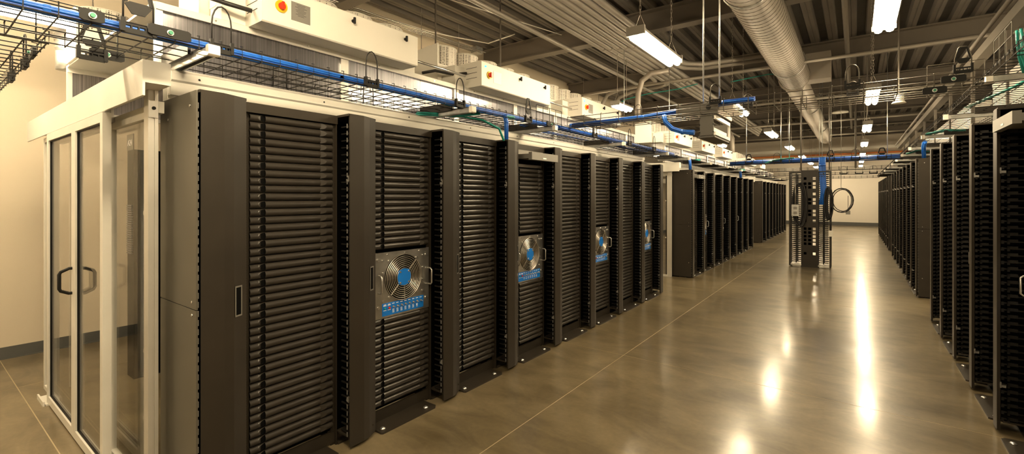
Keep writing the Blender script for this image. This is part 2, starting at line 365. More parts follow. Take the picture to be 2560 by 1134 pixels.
    d['toggle'] = MB().tube([(x + .002, 0, 0), (x + .008, 0, 0)], .008, 8).tube([(x + .008, 0, 0), (x + .022, .004, -.006)], .0035, 5).mesh('toggle_switch', 'bolt_steel')
    d['lamp_r'] = MB().tube([(x + .002, .4155, .806), (x + .010, .4155, .806)], .008, 8).mesh('indicator', 'switch_red')
    d['lamp_g'] = MB().tube([(x + .002, .378, .806), (x + .007, .378, .806)], .006, 8).mesh('indicator', 'led_green')
    return d
FAN = fan_meshes()
def fan_panel(t, near=True):
    o = obj('fan_panel', FAN['plate'], t, label='brushed steel fan panel with round wire guard')
    for k in ('well', 'blades', 'spokes', 'hub', 'screws', 'label', 'print', 'lamp_r', 'lamp_g'):
        obj(FAN[k].name.split('.')[0], FAN[k], o)
    for r in FAN['rings']: obj('guard_ring', r, o)
    for yy, zz in ((.322, .985), (.795, .985)): obj('grab_handle', FAN['handle'], o, (0, yy, zz))
    for k in range(8): obj('toggle_switch', FAN['toggle'], o, (0, .453 + k * .0375, .808))

BL = blank_low()
def low_blanks(skip):
    m = MB()
    for u in range(NU):
        if u in skip: continue
        z = Z0 + u * U
        m.v, m.f, m.sm = m.v, m.f, m.sm
        m._add([(a - .157, b + .288, c + z) for a, b, c in BL.v], BL.f)
    m.box(-.165, -.16, .288, .795, .09, 2.08)
    return m.mesh('blanking_panels', 'blank_black')
LOWCACHE = {}
FANU = set(range(14, 25))
def rack(loc, label, group, near, fan=False, skip=(), mirror=False, zs=1):
    t = thing('equipment_rack', label, 'rack', loc, group, (-1 if mirror else 1, 1, zs))
    sk = set(skip) | (FANU if fan else set())
    obj('upright', UPR_L, t); obj('upright', UPR_R, t); obj('top_panel', HEAD, t); obj('leak_blocker', LEAK_BLOCK, t)
    b = obj('base_plate', BASE, t)
    for yy in (.285, .68): obj('bolt', BOLT, b, (-.045, yy, .012))
    if near:
        obj('rail_holes', HOLES, t); obj('screw_row', SCREWDOTS, t)
        for u in range(NU):
            if u not in sk: obj('blanking_panel', BLANK, t, (-.157, .288, Z0 + u * U))
    else:
        key = tuple(sorted(sk))
        if key not in LOWCACHE: LOWCACHE[key] = low_blanks(sk)
        obj('blanking_panels', LOWCACHE[key], t, kind='stuff')
    if fan: fan_panel(t)
    return t

# ---- vertical cable managers
DOOR = MB().prism([(0, 0), (0, .105), (-.012, .155), (-.05, .23), (-.062, .225), (-.028, .155), (-.018, .105), (-.018, .004)], .022, 2.126, 'z').mesh('door', 'rack_black')
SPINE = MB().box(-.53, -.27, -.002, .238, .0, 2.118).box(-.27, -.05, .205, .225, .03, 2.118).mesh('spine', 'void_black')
CAP = MB().prism([(-.53, -.004), (-.004, -.004), (-.004, .105), (-.05, .232), (-.53, .24)], 2.118, 2.132, 'z').mesh('top_cap', 'rack_black')
FOOT = MB().box(-.53, -.13, .0, .236, 0, .012).box(-.16, -.03, .004, .2, .075, .085).mesh('bottom_plate', 'rack_black')
PULL = MB()
for (a, b, c, d_) in ((.160, .166, .99, 1.137), (.196, .202, .99, 1.137), (.160, .202, .984, .992), (.160, .202, 1.135, 1.143)):
    f = lambda y: -.012 - (y - .155) * (.038 / .075) + .0035
    PULL._add([(f(a), a, c), (f(b), b, c), (f(b), b, d_), (f(a), a, d_)], [(0, 1, 2, 3)])
PULL = PULL.mesh('pull_frame', 'plate_grey')
SLOT = MB()._add([(f(.166) - .0005, .166, .992), (f(.196) - .0005, .196, .992), (f(.196) - .0005, .196, 1.135), (f(.166) - .0005, .166, 1.135)], [(0, 1, 2, 3)]).mesh('pull_recess', 'void_black')
LATCH = MB().box(-.045, -.02, .002, .010, -.016, .0).box(-.022, -.014, -.002, .006, -.018, .02).mesh('latch', 'bolt_steel')
ENDP_U = MB().box(-.53, -.026, -.012, -.004, 1.052, 2.13).mesh('end_panel', 'panel_grey')
ENDP_UB = MB().box(-.53, -.026, -.012, -.004, 1.052, 2.13).mesh('end_panel', 'rack_black'); ENDP_LB = MB().box(-.53, -.026, -.012, -.004, .02, 1.048).mesh('end_panel', 'rack_black')
ENDP_L = MB().box(-.53, -.026, -.012, -.004, .02, 1.048).mesh('end_panel', 'panel_grey')
FJ = {}
for nm, me_ in (('l', FINGER), ('r', FINGER_R)):
    m = MB(); vv = [v.co[:] for v in me_.vertices]; ff = [tuple(p.vertices) for p in me_.polygons]
    for u in range(45): m._add([(a, b, c + .10 + u * U) for a, b, c in vv], ff)
    FJ[nm] = m.mesh('fingers', 'finger_black')
TIPJ = MB(); vv = [v.co[:] for v in TIP.vertices]; ff = [tuple(p.vertices) for p in TIP.polygons]
for u in range(45): TIPJ._add([(a, b, c + .10 + u * U) for a, b, c in vv], ff)
TIPJ = TIPJ.mesh('finger_tips', 'finger_tip')
def manager(loc, label, group, near, end=False, mirror=False, zs=1):
    t = thing('cable_manager', label, 'cable manager', loc, group, (-1 if mirror else 1, 1, zs))
    d = obj('door', DOOR, t); p = obj('pull_frame', PULL, d); obj('pull_recess', SLOT, d)
    obj('spine', SPINE, t); obj('top_cap', CAP, t); obj('bottom_plate', FOOT, t)
    if end:
        a = obj('end_panel', ENDP_U if near else ENDP_UB, t, label='flat side panel'); b = obj('end_panel', ENDP_L if near else ENDP_LB, t, label='flat side panel')
        for (v, z, q) in ((-.10, 2.06, a), (-.40, 2.02, a), (-.075, 1.085, a), (-.075, 1.02, b), (-.075, .3, b)):
            obj('screw', MB().tube([(v, -.012, z), (v, -.016, z)], .007, 6).mesh('screw', 'bolt_steel'), q)
        obj('finger_tips', TIPJ, t, kind='stuff')
        return t
    fm = FINGER_R if mirror else FINGER
    if near:
        for u in range(45): obj('finger', fm, t, (0, 0, .10 + u * U))
    else: obj('fingers', FJ['r' if mirror else 'l'], t, kind='stuff')
    if not mirror: obj('finger_tips', TIPJ, t, kind='stuff')
    for z in (1.72, .32): obj('latch', LATCH, t, (0, 0, z))
    return t

# ------------------------------------------------------------------ the rows
BAY = .8265
def row(x0, y0, bay, n, rowname, near, mirror=False, zs=1, fans=(), first_end=True, odd=()):
    for k in range(n + 1):
        manager((x0, y0 + bay * k, 0), f'tall black cable manager, {ORD[k]} from the near end, {rowname}', 'cable managers, ' + rowname, near, first_end and k == 0, mirror, zs)
    for k in range(n):
        fan = k in fans
        skip = (43, 42, 41, 40) if k in odd else ()
        t = rack((x0, y0 + bay * k, 0), f'black equipment rack {"with blue-hubbed fan panel" if fan else "of plain blanking panels"}, {ORD[k]} from the near end, {rowname}', 'equipment racks, ' + rowname, near, fan, skip, mirror, zs)
        if k in odd:
            s = MB().box(-.155, -.13, .30, .79, 2.03, 2.075).box(-.17, -.02, .36, .84, 1.985, 2.03).box(-.02, .02, .36, .85, 1.97, 2.045).build('keyboard_drawer', 'plate_grey', t, label='grey keyboard drawer at the top of the rack')
            obj('patch_ports', MB().box(-.16, -.152, .30, .79, 1.905, 1.935).mesh('patch_ports', 'finger_tip'), t)
            obj('drawer_badge', MB().box(.02, .022, .56, .62, 1.985, 1.998).mesh('drawer_badge', 'print_white'), s)
row(-2.56, .895, BAY, 8, 'near left row', True, fans=(1, 3, 5, 7), odd=(3,))
row(-2.56, 9.37, BAY, 8, 'middle left row', False, fans=(1, 3, 5), odd=(0,))
row(-2.56, 17.8, BAY, 8, 'far left row', False, fans=(1, 4))
row(.77, 4.484 - .85, .85, 5, 'near right row', True, True, 1.037, fans=(0, 2, 4), first_end=False, odd=(0,))
row(.77, 9.72, .87, 7, 'middle right row', False, True, 1.037, fans=(1, 3))
row(.77, 17.4, .92, 8, 'far right row', False, True, 1.037, fans=(2,))

# ------------------------------------------------------------------ containment pods
def frame_rect(m, axis, a0, a1, z0, z1, p0, p1, w):      # rectangular frame of bars; axis 'x' runs along x, plane thickness p0..p1
    for (u0, u1, w0, w1) in ((a0, a0 + w, z0, z1), (a1 - w, a1, z0, z1), (a0 + w, a1 - w, z0, z0 + w), (a0 + w, a1 - w, z1 - w, z1)):
        if axis == 'x': m.box(u0, u1, p0, p1, w0, w1)
        else: m.box(p0, p1, u0, u1, w0, w1)
    return m
def pod(y, n, nm, ylen, near=True):
    # y = position of the row's first cable manager
    h = MB().prism([(y - .175, 2.10), (y - .165, 2.10), (y - .165, 2.165), (y - .06, 2.165), (y - .06, 2.275), (y - .175, 2.275)], -6.0, -2.77, 'x').build('door_header', 'white_metal')
    tag(h, f'white sliding door header beam, {nm}', 'header')
    h2 = MB().box(-5.4, -2.95, y - .06, y - .035, 2.05, 2.11).build('rail', 'white_metal', h)
    for i, (xa, xb) in enumerate(((-5.04, -4.16), (-4.16, -3.44))):
        t = thing('sliding_glass_door', f'white framed sliding glass door leaf on the {"wall" if i == 0 else "rack"} side, {nm}', 'door', ((xa + xb) / 2, y - .165, 0))
        w = (xb - xa) / 2
        frame_rect(MB(), 'x', -w, w, .012, 2.09, -.02, .02, .055).build('frame', 'white_metal', t)
        MB().box(-w + .05, w - .05, -.004, .004, .06, 2.04).build('pane', 'glass', t)
        MB()
        g = frame_rect(MB(), 'x', -w + .055, w - .055, .067, 2.035, -.010, .010, .006).build('gasket', 'plastic_black', t)
        hx = w - .03 if i == 0 else -w + .035
        sg = -1 if i == 0 else 1
        hp = [(hx, sg * .01, .965), (hx, sg * .035, .965), (hx, sg * .075, .985), (hx, sg * .082, 1.0), (hx, sg * .082, 1.095), (hx, sg * .075, 1.11), (hx, sg * .035, 1.13), (hx, sg * .01, 1.13)]
        MB().tube(hp, .010, 6).build('handle', 'plastic_black', t)
    fx = MB(); t = thing('fixed_glass_panel', f'narrow fixed glass panel in white frame beside the wall-side door, {nm}', 'glass panel', (-5.35, y - .17, 0))
    frame_rect(MB(), 'x', -.11, .32, .0, 2.09, .025, .055, .035).build('frame', 'white_metal', t)
    MB().box(-.08, .29, .037, .043, .03, 2.06).build('pane', 'glass', t)
    t = thing('fixed_glass_panel', f'fixed glass panel in white frame between door and racks, {nm}', 'glass panel', (-3.3, y - .09, 0))
    frame_rect(MB(), 'x', -.45, .30, .0, 2.06, .0, .03, .035).build('frame', 'white_metal', t)
    MB().box(-.42, .27, .012, .018, .03, 2.03).build('pane', 'glass', t)
    for z in (.78, 1.52): obj('screw', MB().tube([(.24, -.004, z), (.24, .002, z)], .014, 8).mesh('screw', 'bolt_steel'), t)
    for i, x in enumerate((-3.80, -2.98)):
        t = thing('door_post', f'white slotted aluminium post {"beside the sliding leaf" if i == 0 else "against the rack side panel"}, {nm}', 'post', (x, y - .1, 0))
        m = MB().box(-.034, .034, -.006, .012, 0, 2.165).box(-.034, .034, .022, .038, 0, 2.165).box(-.034, .026, .012, .022, 0, 2.165).build('profile', 'alu', t)
        MB().box(.034, .038, -.004, .036, 2.02, 2.11).build('bracket_plate', 'alu', t)
        MB().tube([(.038, .017, 2.07), (.043, .017, 2.07)], .009, 10).build('bracket_bolt', 'plastic_black', t)
    g = MB().box(-5.22, -4.98, y - .20, y - .13, 0, .012).box(-5.22, -4.98, y - .215, y - .205, 0, .035).build('floor_guide', 'white_metal')
    tag(g, f'white door floor guide angle at the wall-side leaf, {nm}', 'bracket')
    # channel on top of the racks
    m = MB().prism([(-2.98, 2.155), (-2.94, 2.155), (-2.935, 2.225), (-2.925, 2.235), (-2.925, 2.275), (-2.945, 2.292), (-3.05, 2.292), (-3.05, 2.28), (-2.955, 2.28), (-2.955, 2.165), (-2.98, 2.165)], y - .01, y + ylen, 'y').build('channel_beam', 'white_metal')
    tag(m, f'white folded steel channel along the rack tops, {nm}', 'beam')
    for k in range(9 if near else 0):
        yy = y + .12 + k * .75
        obj('hole', MB().tube([(-2.926, yy, 2.255), (-2.923, yy, 2.255)], .006, 6).mesh('hole', 'plastic_black'), m)
    # filler behind the channel down to the rack tops
    MB().box(-3.06, -2.99, y - .01, y + ylen, 2.10, 2.30).build('filler', 'white_metal', m)
    # polycarbonate side panels, both sides of the aisle
    edges = [y - .03, y + 1.145, y + 2.365, y + 3.33, y + 4.2, y + 5.35, y + 6.5, y + ylen] if n else []
    for s, xp, nm2 in ((1, -3.12, 'aisle side'), (-1, -5.3, 'wall side')):
        for i in range(len(edges) - 1):
            a, b = edges[i], edges[i + 1]
            t = thing('polycarbonate_panel', f'fluted translucent panel in white frame above racks, {ORD[i]} bay, {nm2}, {nm}', 'panel', (xp, (a + b) / 2, 2.30), 'containment side panels')
            w = (b - a) / 2
            frame_rect(MB(), 'y', -w, w, 0, .385, -.02, .02, .032).build('frame', 'alu', t)
            MB().box(-.004, .004, -w + .03, w - .03, .03, .355).build('pane', 'poly', t)
            MB().box(.02, .03, -w, w, .345, .385).build('cover_strip', 'white_metal', t)
            for q in (-.5, .5): obj('screw', DOT, t, (.03, q * w, .365))
    r = MB().box(-5.32, -3.14, y - .03, y + ylen, 2.685, 2.70).build('pod_roof', 'white_metal'); tag(r, f'white flat roof sheet of the enclosure, {nm}', 'roof')
    m = MB().box(-5.34, -5.28, y - .03, y + .03, 0, 2.30)
    for i in range(6):
        tag(MB().box(-.03, .03, -.03, .03, 0, 2.30).build('corner_post', 'alu'), f'white enclosure post near the wall, {ORD[i]} from the doors, {nm}', 'post').location = (-5.31, y + .02 + i * 1.4, 0)
pod(.895, 3, 'near enclosure', 6.87)
pod(9.37, 2, 'middle enclosure', 6.87)
pod(17.8, 2, 'far enclosure', 6.87, False)

# lone rack inside the near enclosure
t = thing('server_cabinet', 'narrow black server cabinet behind the glass, labelled A24', 'rack', (-5.18, 1.26, 0))
MB().box(-.09, .09, 0, .5, 0, 2.02).build('body', 'void_black', t)
m = MB()
for k in range(22): m.box(-.07, .07, -.012, .0, 1.1 + k * .02, 1.112 + k * .02)
m.build('server_fronts', 'server_blue_grey', t)
MB().box(-.09, .09, -.004, .004, 2.02, 2.16).build('name_plate', 'label_black', t)
cu = bpy.data.curves.new('rack_number', 'FONT'); cu.body = 'A24'; cu.size = .075; cu.align_x = 'CENTER'; cu.extrude = .0005
to = bpy.data.objects.new('rack_number', cu); C.objects.link(to); to.rotation_euler = (PI / 2, 0, 0); to.location = (0, -.006, 2.06); cu.materials.append(M['print_white'])
bpy.context.view_layer.update(); me = bpy.data.meshes.new_from_object(to.evaluated_get(bpy.context.evaluated_depsgraph_get())); bpy.data.objects.remove(to)
to = obj('rack_number', me, t, (0, -.006, 2.06)); to.rotation_euler = (PI / 2, 0, 0)

# ------------------------------------------------------------------ cooling units on the pod roofs
DRUM = MB().tube([(0, 0, 0), (0, 0, .205)], .163, 24, cap=False).mesh('fan_shroud', 'perforated_white')
RIM = MB().ring((0, 0, .206), .165, .006, 'z', 24, 4).mesh('shroud_rim', 'unit_white')
DTOP = MB().tube([(0, 0, .12), (0, 0, .13)], .158, 20).mesh('fan_disc', 'plastic_black')
KNOB = MB().tube([(0, 0, 0), (.02, 0, 0)], .012, 8).box(.015, .03, -.006, .006, -.022, .022).mesh('latch_knob', 'plastic_black')
SWB = MB().tube([(0, 0, 0), (.008, 0, 0)], .038, 20).mesh('switch_disc', 'switch_yellow')
SWK = MB().tube([(.008, 0, 0), (.02, 0, 0)], .022, 14).box(.02, .034, -.007, .007, -.024, .024).mesh('switch_knob', 'switch_red')
def cooler(y, label, plate, mirror=False, x0=-2.91, near=True):
    t = thing('cooling_unit', label, 'cooling unit', (x0, y, 2.70), 'rooftop cooling units', (-1 if mirror else 1, 1, 1))
    L = 1.25
    MB().prism([(-.40, -.016), (-.008, -.016), (0, -.008), (0, .222), (-.008, .23), (-.40, .23)], 0, L, 'y').build('front_box', 'unit_white', t)
    MB().box(-.74, -.40, -.20, L + .32, .0, .225).build('rear_body', 'unit_white', t)
    MB().box(-.40, -.22, -.14, 0, .0, .19).build('junction_box', 'unit_white', t)
    MB().prism([(-.74, .225), (-.40, .225), (-.40, .425), (-.74, .40)], -.20, -.185, 'y').build('end_panel', 'unit_white', t)
    for k in range(5):
        s = obj('fan_shroud', DRUM, t, (-.56, .0 + k * .335, .225)); obj('shroud_rim', RIM, s); obj('fan_disc', DTOP, s)
    for yy in (.635, 1.115): obj('latch_knob', KNOB, t, (0, yy, .172))
    s = obj('switch_disc', SWB, t, (0, .117, .107)); obj('switch_knob', SWK, s)
    MB().box(0, .003, .182, .31, .045, .165).build('rating_plate', {'grey': 'plate_grey', 'white': 'print_white'}[plate], t)
    if plate == 'grey' and near:
        m = MB()
        for k in range(9):
            w = random.uniform(.02, .05); m.box(.003, .0036, .246 - w, .246 + w, .152 - k * .009, .154 - k * .009)
        m.build('plate_print', 'label_black', t)
    MB().tube([(0, .055, .18), (.01, .055, .18)], .010, 10).build('indicator_light', 'led_glow', t)
    m = MB()
    for k in range(3): m.box(-.2, -.06, -.002, 0, .07 + k * .05, .074 + k * .05)
    m.build('vent_slits', 'label_black', t)
    return t
PLT = ['grey', 'white', 'grey']
for i, y in enumerate((1.345, 3.409, 5.46)): cooler(y, f'white cooling unit with {"grey" if i != 1 else "bright white"} plate, {ORD[i]} on the near enclosure, aisle side', PLT[i])
for i, y in enumerate((9.35, 11.4, 13.5)): cooler(y, f'white cooling unit, {ORD[i]} on the middle enclosure, aisle side', 'grey', near=False)
for i, y in enumerate((17.6, 19.7)): cooler(y, f'white cooling unit, {ORD[i]} on the far enclosure, aisle side', 'grey', near=False)
for i, y in enumerate((1.05, 3.2, 5.3)): cooler(y, f'white cooling unit, {ORD[i]} on the near enclosure, wall side', 'grey', True, -5.62)
for i, (a, b) in enumerate(((2.6, 3.27), (4.66, 5.33))):
    o = MB().cyl((-3.0, a, 2.76), (-3.0, b, 2.76), .012, 8).build('conduit_pipe', 'bolt_steel'); tag(o, f'thin bright conduit between {ORD[i]} and {ORD[i+1]} aisle side cooling units', 'pipe')
o = MB().tube([(-3.25, .95, 2.86), (-3.2, 1.05, 2.84), (-3.05, 1.2, 2.775), (-3.02, 1.335, 2.765)], .014, 8).build('power_cable', 'cable_black'); tag(o, 'thick dark cable entering the first aisle side cooling unit', 'cable')
o = MB().tube([(-3.3, 3.0, 2.78), (-3.25, 3.12, 2.82), (-3.15, 3.28, 2.80), (-3.1, 3.4, 2.83)], .014, 8).build('power_cable', 'cable_black'); tag(o, 'dark cable looping into the second aisle side cooling unit', 'cable')
o = MB().box(-3.30, -3.20, 1.20, 1.30, 2.80, 2.98).box(-3.2, -3.17, 1.215, 1.285, 2.82, 2.96).build('switch_box', 'cap_white'); tag(o, 'small white switch box left of the first cooling unit', 'box')

# ------------------------------------------------------------------ cable trays (local: x along the run, y across, z up)
def tray(label, loc, rz, L, wd, side=.055, wire='wire_black', near=True, r=.0032, nl=5, pitch=.1):
    t = thing('wire_cable_tray', label, 'cable tray', loc, 'wire mesh cable trays', rz=rz)
    lm = MB().tube([(0, 0, 0), (L, 0, 0)], r, 5).mesh('long_wire', wire)
    for k in range(nl): obj('long_wire', lm, t, (0, wd * k / (nl - 1), 0))
    for yy in (0, wd):
        for q in ((.72,) if side < .08 else (.45, .9)): obj('long_wire', lm, t, (0, yy, side * q))
    cm = [(0, .018, side + .004), (0, -.004, side), (0, -.004, -2 * r), (0, wd + .004, -2 * r), (0, wd + .004, side), (0, wd - .018, side + .004)]
    n = int(L / pitch)
    if near:
        me = MB().tube(cm, r, 5).mesh('cross_wire', wire)
        for k in range(n + 1): obj('cross_wire', me, t, (k * pitch, 0, 0))
    else:
        m = MB()
        for k in range(n + 1): m.tube([(k * pitch, b, c) for a, b, c in cm], r, 4)
        m.build('cross_wires', wire, t, kind='stuff')
    return t
R90 = PI / 2
# a tray along +y: local x -> world y, local y -> world -x
tray('black wire cable tray above the near left racks', (-2.60, -.3, 2.345), R90, 8.9, .50)
tray('black wire cable tray above the middle left racks', (-2.60, 8.8, 2.345), R90, 7.9, .50, near=False)
tray('black wire cable tray above the far left racks', (-2.60, 17.0, 2.345), R90, 8.5, .50, near=False)
tray('wire cable tray above the near right racks', (1.26, 3.4, 2.455), R90, 5.4, .50)
tray('wire cable tray above the middle right racks', (1.26, 9.2, 2.455), R90, 7.2, .50, near=False)
tray('wire cable tray above the far right racks', (1.26, 17.0, 2.455), R90, 8.6, .50, near=False)
tray('dark wire cable tray bridging from near enclosure to left wall', (-6.7, .13, 2.345), 0, 3.6, .31)
tray('bright wire cable tray bridging the aisle beside the hanging panel', (-2.55, 4.45, 2.385), 0, 3.3, .40, side=.10, wire='wire_dull', r=.0036, pitch=.2)
for i, (y, far) in enumerate(((12.55, 0), (16.9, 0), (20.5, 1), (24.8, 1))):
    tray(f'dark wire cable tray bridging the aisle, {ORD[i]} beyond the hanging panel', (-2.6, y, 2.40), 0, 3.4, .35, side=.10, near=False, r=.004, pitch=.2)
tray('small dark wire cable tray low beside the left wall', (-6.755, 1.05, 2.30), 0, .95, .2, near=False)

def hoop(loc, label, rz=0, shield=False, h=.205, w=.09, zinc=False, clip=True):
    t = thing('cable_hoop', label, 'cable hoop', loc, 'cable retaining hoops', rz=rz)     # hoop plane contains local x
    pts = [(-w / 2, 0, -.02), (-w / 2, 0, h * .55)] + [(-w / 2 * math.cos(a), 0, h * .55 + h * .45 * math.sin(a)) for a in [PI * k / 8 for k in range(1, 8)]] + [(w / 2, 0, h * .55), (w / 2, 0, -.02)]
    mt = 'wire_dull' if zinc else 'wire_black'
    if shield:
        pts = [(-w * .5, 0, -.02), (-w * .5, 0, h * .45), (-w * .28, 0, h * .95), (-w * .2, 0, h), (w * .2, 0, h), (w * .28, 0, h * .95), (w * .5, 0, h * .45), (w * .5, 0, -.02)]
    MB().tube(pts, .004, 6).build('loop', mt, t)
    if clip:
        q = MB().box(-w * .5, w * .5, -.008, .008, -.034, -.012).box(-w * .5, w * .5, -.008, .008, .0, .008)
        for k in range(5): q.box(-w * .5 + k * w * .2375, -w * .45 + k * w * .2375, -.008, .008, -.012, .0)
        for sg in (-1, 1): q.box(sg * w * .44, sg * w * .6, -.012, .012, -.03, .03)
        q.build('clip', 'plastic_black', t)
    if shield:
        q = MB().prism([(-w * .46, h * .42), (-w * .22, h * .24), (w * .22, h * .24), (w * .46, h * .42), (w * .3, h * .47), (-w * .3, h * .47)], -.004, .004, 'y')
        q.prism([(-w * .46, h * .44), (-w * .36, h * .46), (-w * .18, h * .9), (w * .18, h * .9), (w * .36, h * .46), (w * .46, h * .44), (w * .26, h * .98), (-w * .26, h * .98)], -.004, .004, 'y')
        q.build('shield_plate', 'plastic_black', t)
    return t
for i, y in enumerate((1.0, 1.91, 2.77, 3.75, 5.2, 6.3, 7.3)):
    hoop((-2.595, y, 2.37), f'black wire hoop on near left tray, {ORD[i]} from the glass doors, aisle side', R90, shield=(i == 3))
for i, y in enumerate((1.55, 2.25, 3.05)):
    hoop((-3.10, y, 2.36), f'black wire hoop on near left tray, {ORD[i]} from the glass doors, panel side', R90, h=.16, clip=False)
hoop((-2.595, .66, 2.37), 'black shield hoop at the tray corner, right of the blue coupler', R90, True, .23, .11)
hoop((-3.10, .60, 2.33), 'black shield hoop at the tray corner, panel side', R90, True, .15, .10)
hoop((-3.75, .44, 2.36), 'black wire hoop on the tray towards the left wall, first', 0, False, .16, .09)
hoop((-4.25, .44, 2.36), 'black wire hoop on the tray towards the left wall, second', 0, False, .16, .09)
hoop((-1.02, 4.45, 2.48), 'pale wire hoop on bridging tray above the hanging lamp, taller', 0, False, .15, .085, True)
hoop((-.82, 4.85, 2.48), 'pale wire hoop on bridging tray above the hanging lamp, shorter', 0, False, .10, .07, True)
hoop((-.02, 4.45, 2.48), 'pale wire hoop on bridging tray right of the spiral duct, taller', 0, False, .15, .085, True)
hoop((-.02, 4.85, 2.48), 'pale wire hoop on bridging tray right of the spiral duct, shorter', 0, False, .10, .07, True)
hoop((.60, 4.45, 2.50), 'grey shield hoop where bridging tray meets the right tray', 0, True, .15, .085, True)
hoop((-1.9, 4.85, 2.46), 'pale wire hoop on bridging tray left of the hanging panel', 0, False, .15, .08, True)
for i, x in enumerate((-2.1, -1.5, -.45, 0, .45)):
    hoop((x, 12.55, 2.44), f'dark wire hoop on the tray over the free-standing rack, {ORD[i]} from the left', 0, i % 2 == 0, .2, .14)
for i, x in enumerate((-.35, .1, .5)): hoop((x, 20.5, 2.44), f'dark wire hoop on the distant bridging tray, {ORD[i]} from the left', 0, False, .25, .2)

def coupler(loc, label, rz=0, L=.17):
    t = thing('tray_coupler', label, 'bracket', loc, 'tray couplers', rz=rz)
    MB().prism([(-L / 2, -.018), (-L / 2 + .012, -.024), (L / 2 - .012, -.024), (L / 2, -.018), (L / 2, .018), (L / 2 - .012, .026), (-L / 2 + .012, .026), (-L / 2, .018)], -.008, .006, 'y').build('plate', 'plastic_black', t)
    MB().tube([(0, -.008, 0), (0, -.012, 0)], .014, 10).build('washer', 'galv', t)
    MB().tube([(0, -.012, 0), (0, -.02, 0)], .0095, 8).build('green_bolt', 'green_screw', t)
    return t
# local -y must face the viewer: rz=90deg turns local -y to +x
coupler((-2.585, .775, 2.375), 'black tray coupler with green bolt above the door header corner', R90, .17)
coupler((-3.11, .66, 2.34), 'black tray coupler with green bolt beside the door header end', R90, .14)
coupler((-2.585, 4.15, 2.37), 'black tray coupler with green bolt near the bridging tray', R90, .15)
coupler((-3.42, .43, 2.35), 'black tray coupler with green bolt over the wall tray', 0, .12)
coupler((-2.585, .5, 2.37), 'black upright tray coupler at the tray crossing', R90, .08)
coupler((.55, 4.44, 2.43), 'grey tray coupler with lit green bolt at right tray junction', 0, .13)
coupler((.45, 4.42, 2.36), 'black lower tray coupler with green bolt at right tray junction', 0, .13)
coupler((-6.0, 1.03, 2.31), 'black tray coupler with green bolt low beside left wall, upper', 0, .22)
coupler((-6.1, 1.03, 2.22), 'black tray coupler with green bolt low beside left wall, lower', 0, .2)
def guard(loc, label, rz, L, h, n, wire='wire_black'):
    t = thing('tray_guard', label, 'tray guard', loc, rz=rz)
    lw = MB().tube([(0, 0, 0), (L, 0, 0)], .003, 5).mesh('guard_wire', wire); up = MB().tube([(0, 0, 0), (0, 0, h)], .003, 5).mesh('guard_upright', wire)
    for k in range(3): obj('guard_wire', lw, t, (0, 0, h * (k + .4) / 2.4))
    for k in range(n): obj('guard_upright', up, t, (L * k / (n - 1), 0, 0))
guard((-2.6, 3.9, 2.37), 'upright black wire guard on the near left tray before the bridge', R90, .5, .17, 5)
guard((-2.6, 4.95, 2.37), 'upright black wire guard on the near left tray after the bridge', R90, 1.0, .10, 6)
guard((-3.1, .25, 2.35), 'upright black wire guard above the door header', R90, .45, .20, 4)
guard((.76, 4.05, 2.47), 'upright wire guard at the right tray junction, near side', R90, .45, .20, 4, 'wire_dull')
guard((.45, 4.85, 2.47), 'upright wire guard at the right tray junction, far side', 0, .32, .16, 3, 'wire_dull')

# struts under the trays
def strut(x0, x1, y, z, label, group):
    t = thing('support_strut', label, 'strut', ((x0 + x1) / 2, y, z), group); h = abs(x1 - x0) / 2; s = 1 if x1 > x0 else -1
    MB().box(-h, h, -.021, .021, .018, .022).box(-h, h, -.021, -.017, -.02, .022).box(-h, h, .017, .021, -.02, .022).box(-h, h, -.021, -.012, -.022, -.018).box(-h, h, .012, .021, -.022, -.018).build('channel', 'galv', t)
    MB().bbox(s * h, s * (h + .035), -.026, .026, -.026, .027, .006).build('end_cap', 'cap_white', t)
    MB().box(-s * h, s * h * .35, -.04, -.026, .012, .075).build('tray_plate', 'rack_black', t)
for i, y in enumerate((.93, 2.83, 4.12, 5.9, 7.7)): strut(-3.1, -2.53, y, 2.318, f'galvanised tray strut with white end cap, {ORD[i]} from the glass doors, near left row', 'left tray struts')
for i, y in enumerate((8.95, 10.6, 12.2, 14.0, 15.8)): strut(-3.1, -2.53, y, 2.318, f'galvanised tray strut with white end cap, {ORD[i]} along the middle left row', 'left tray struts')
for i, y in enumerate((17.9, 19.9, 22)): strut(-3.1, -2.53, y, 2.318, f'galvanised tray strut with white end cap, {ORD[i]} along the far left row', 'left tray struts')
for i, y in enumerate((4.55, 6.47, 8.47, 10.4, 12.0, 13.6, 15.2, 17, 19, 21)): strut(1.35, .76, y, 2.42, f'galvanised tray strut with white end cap, {ORD[i]} along the right rows', 'right tray struts')

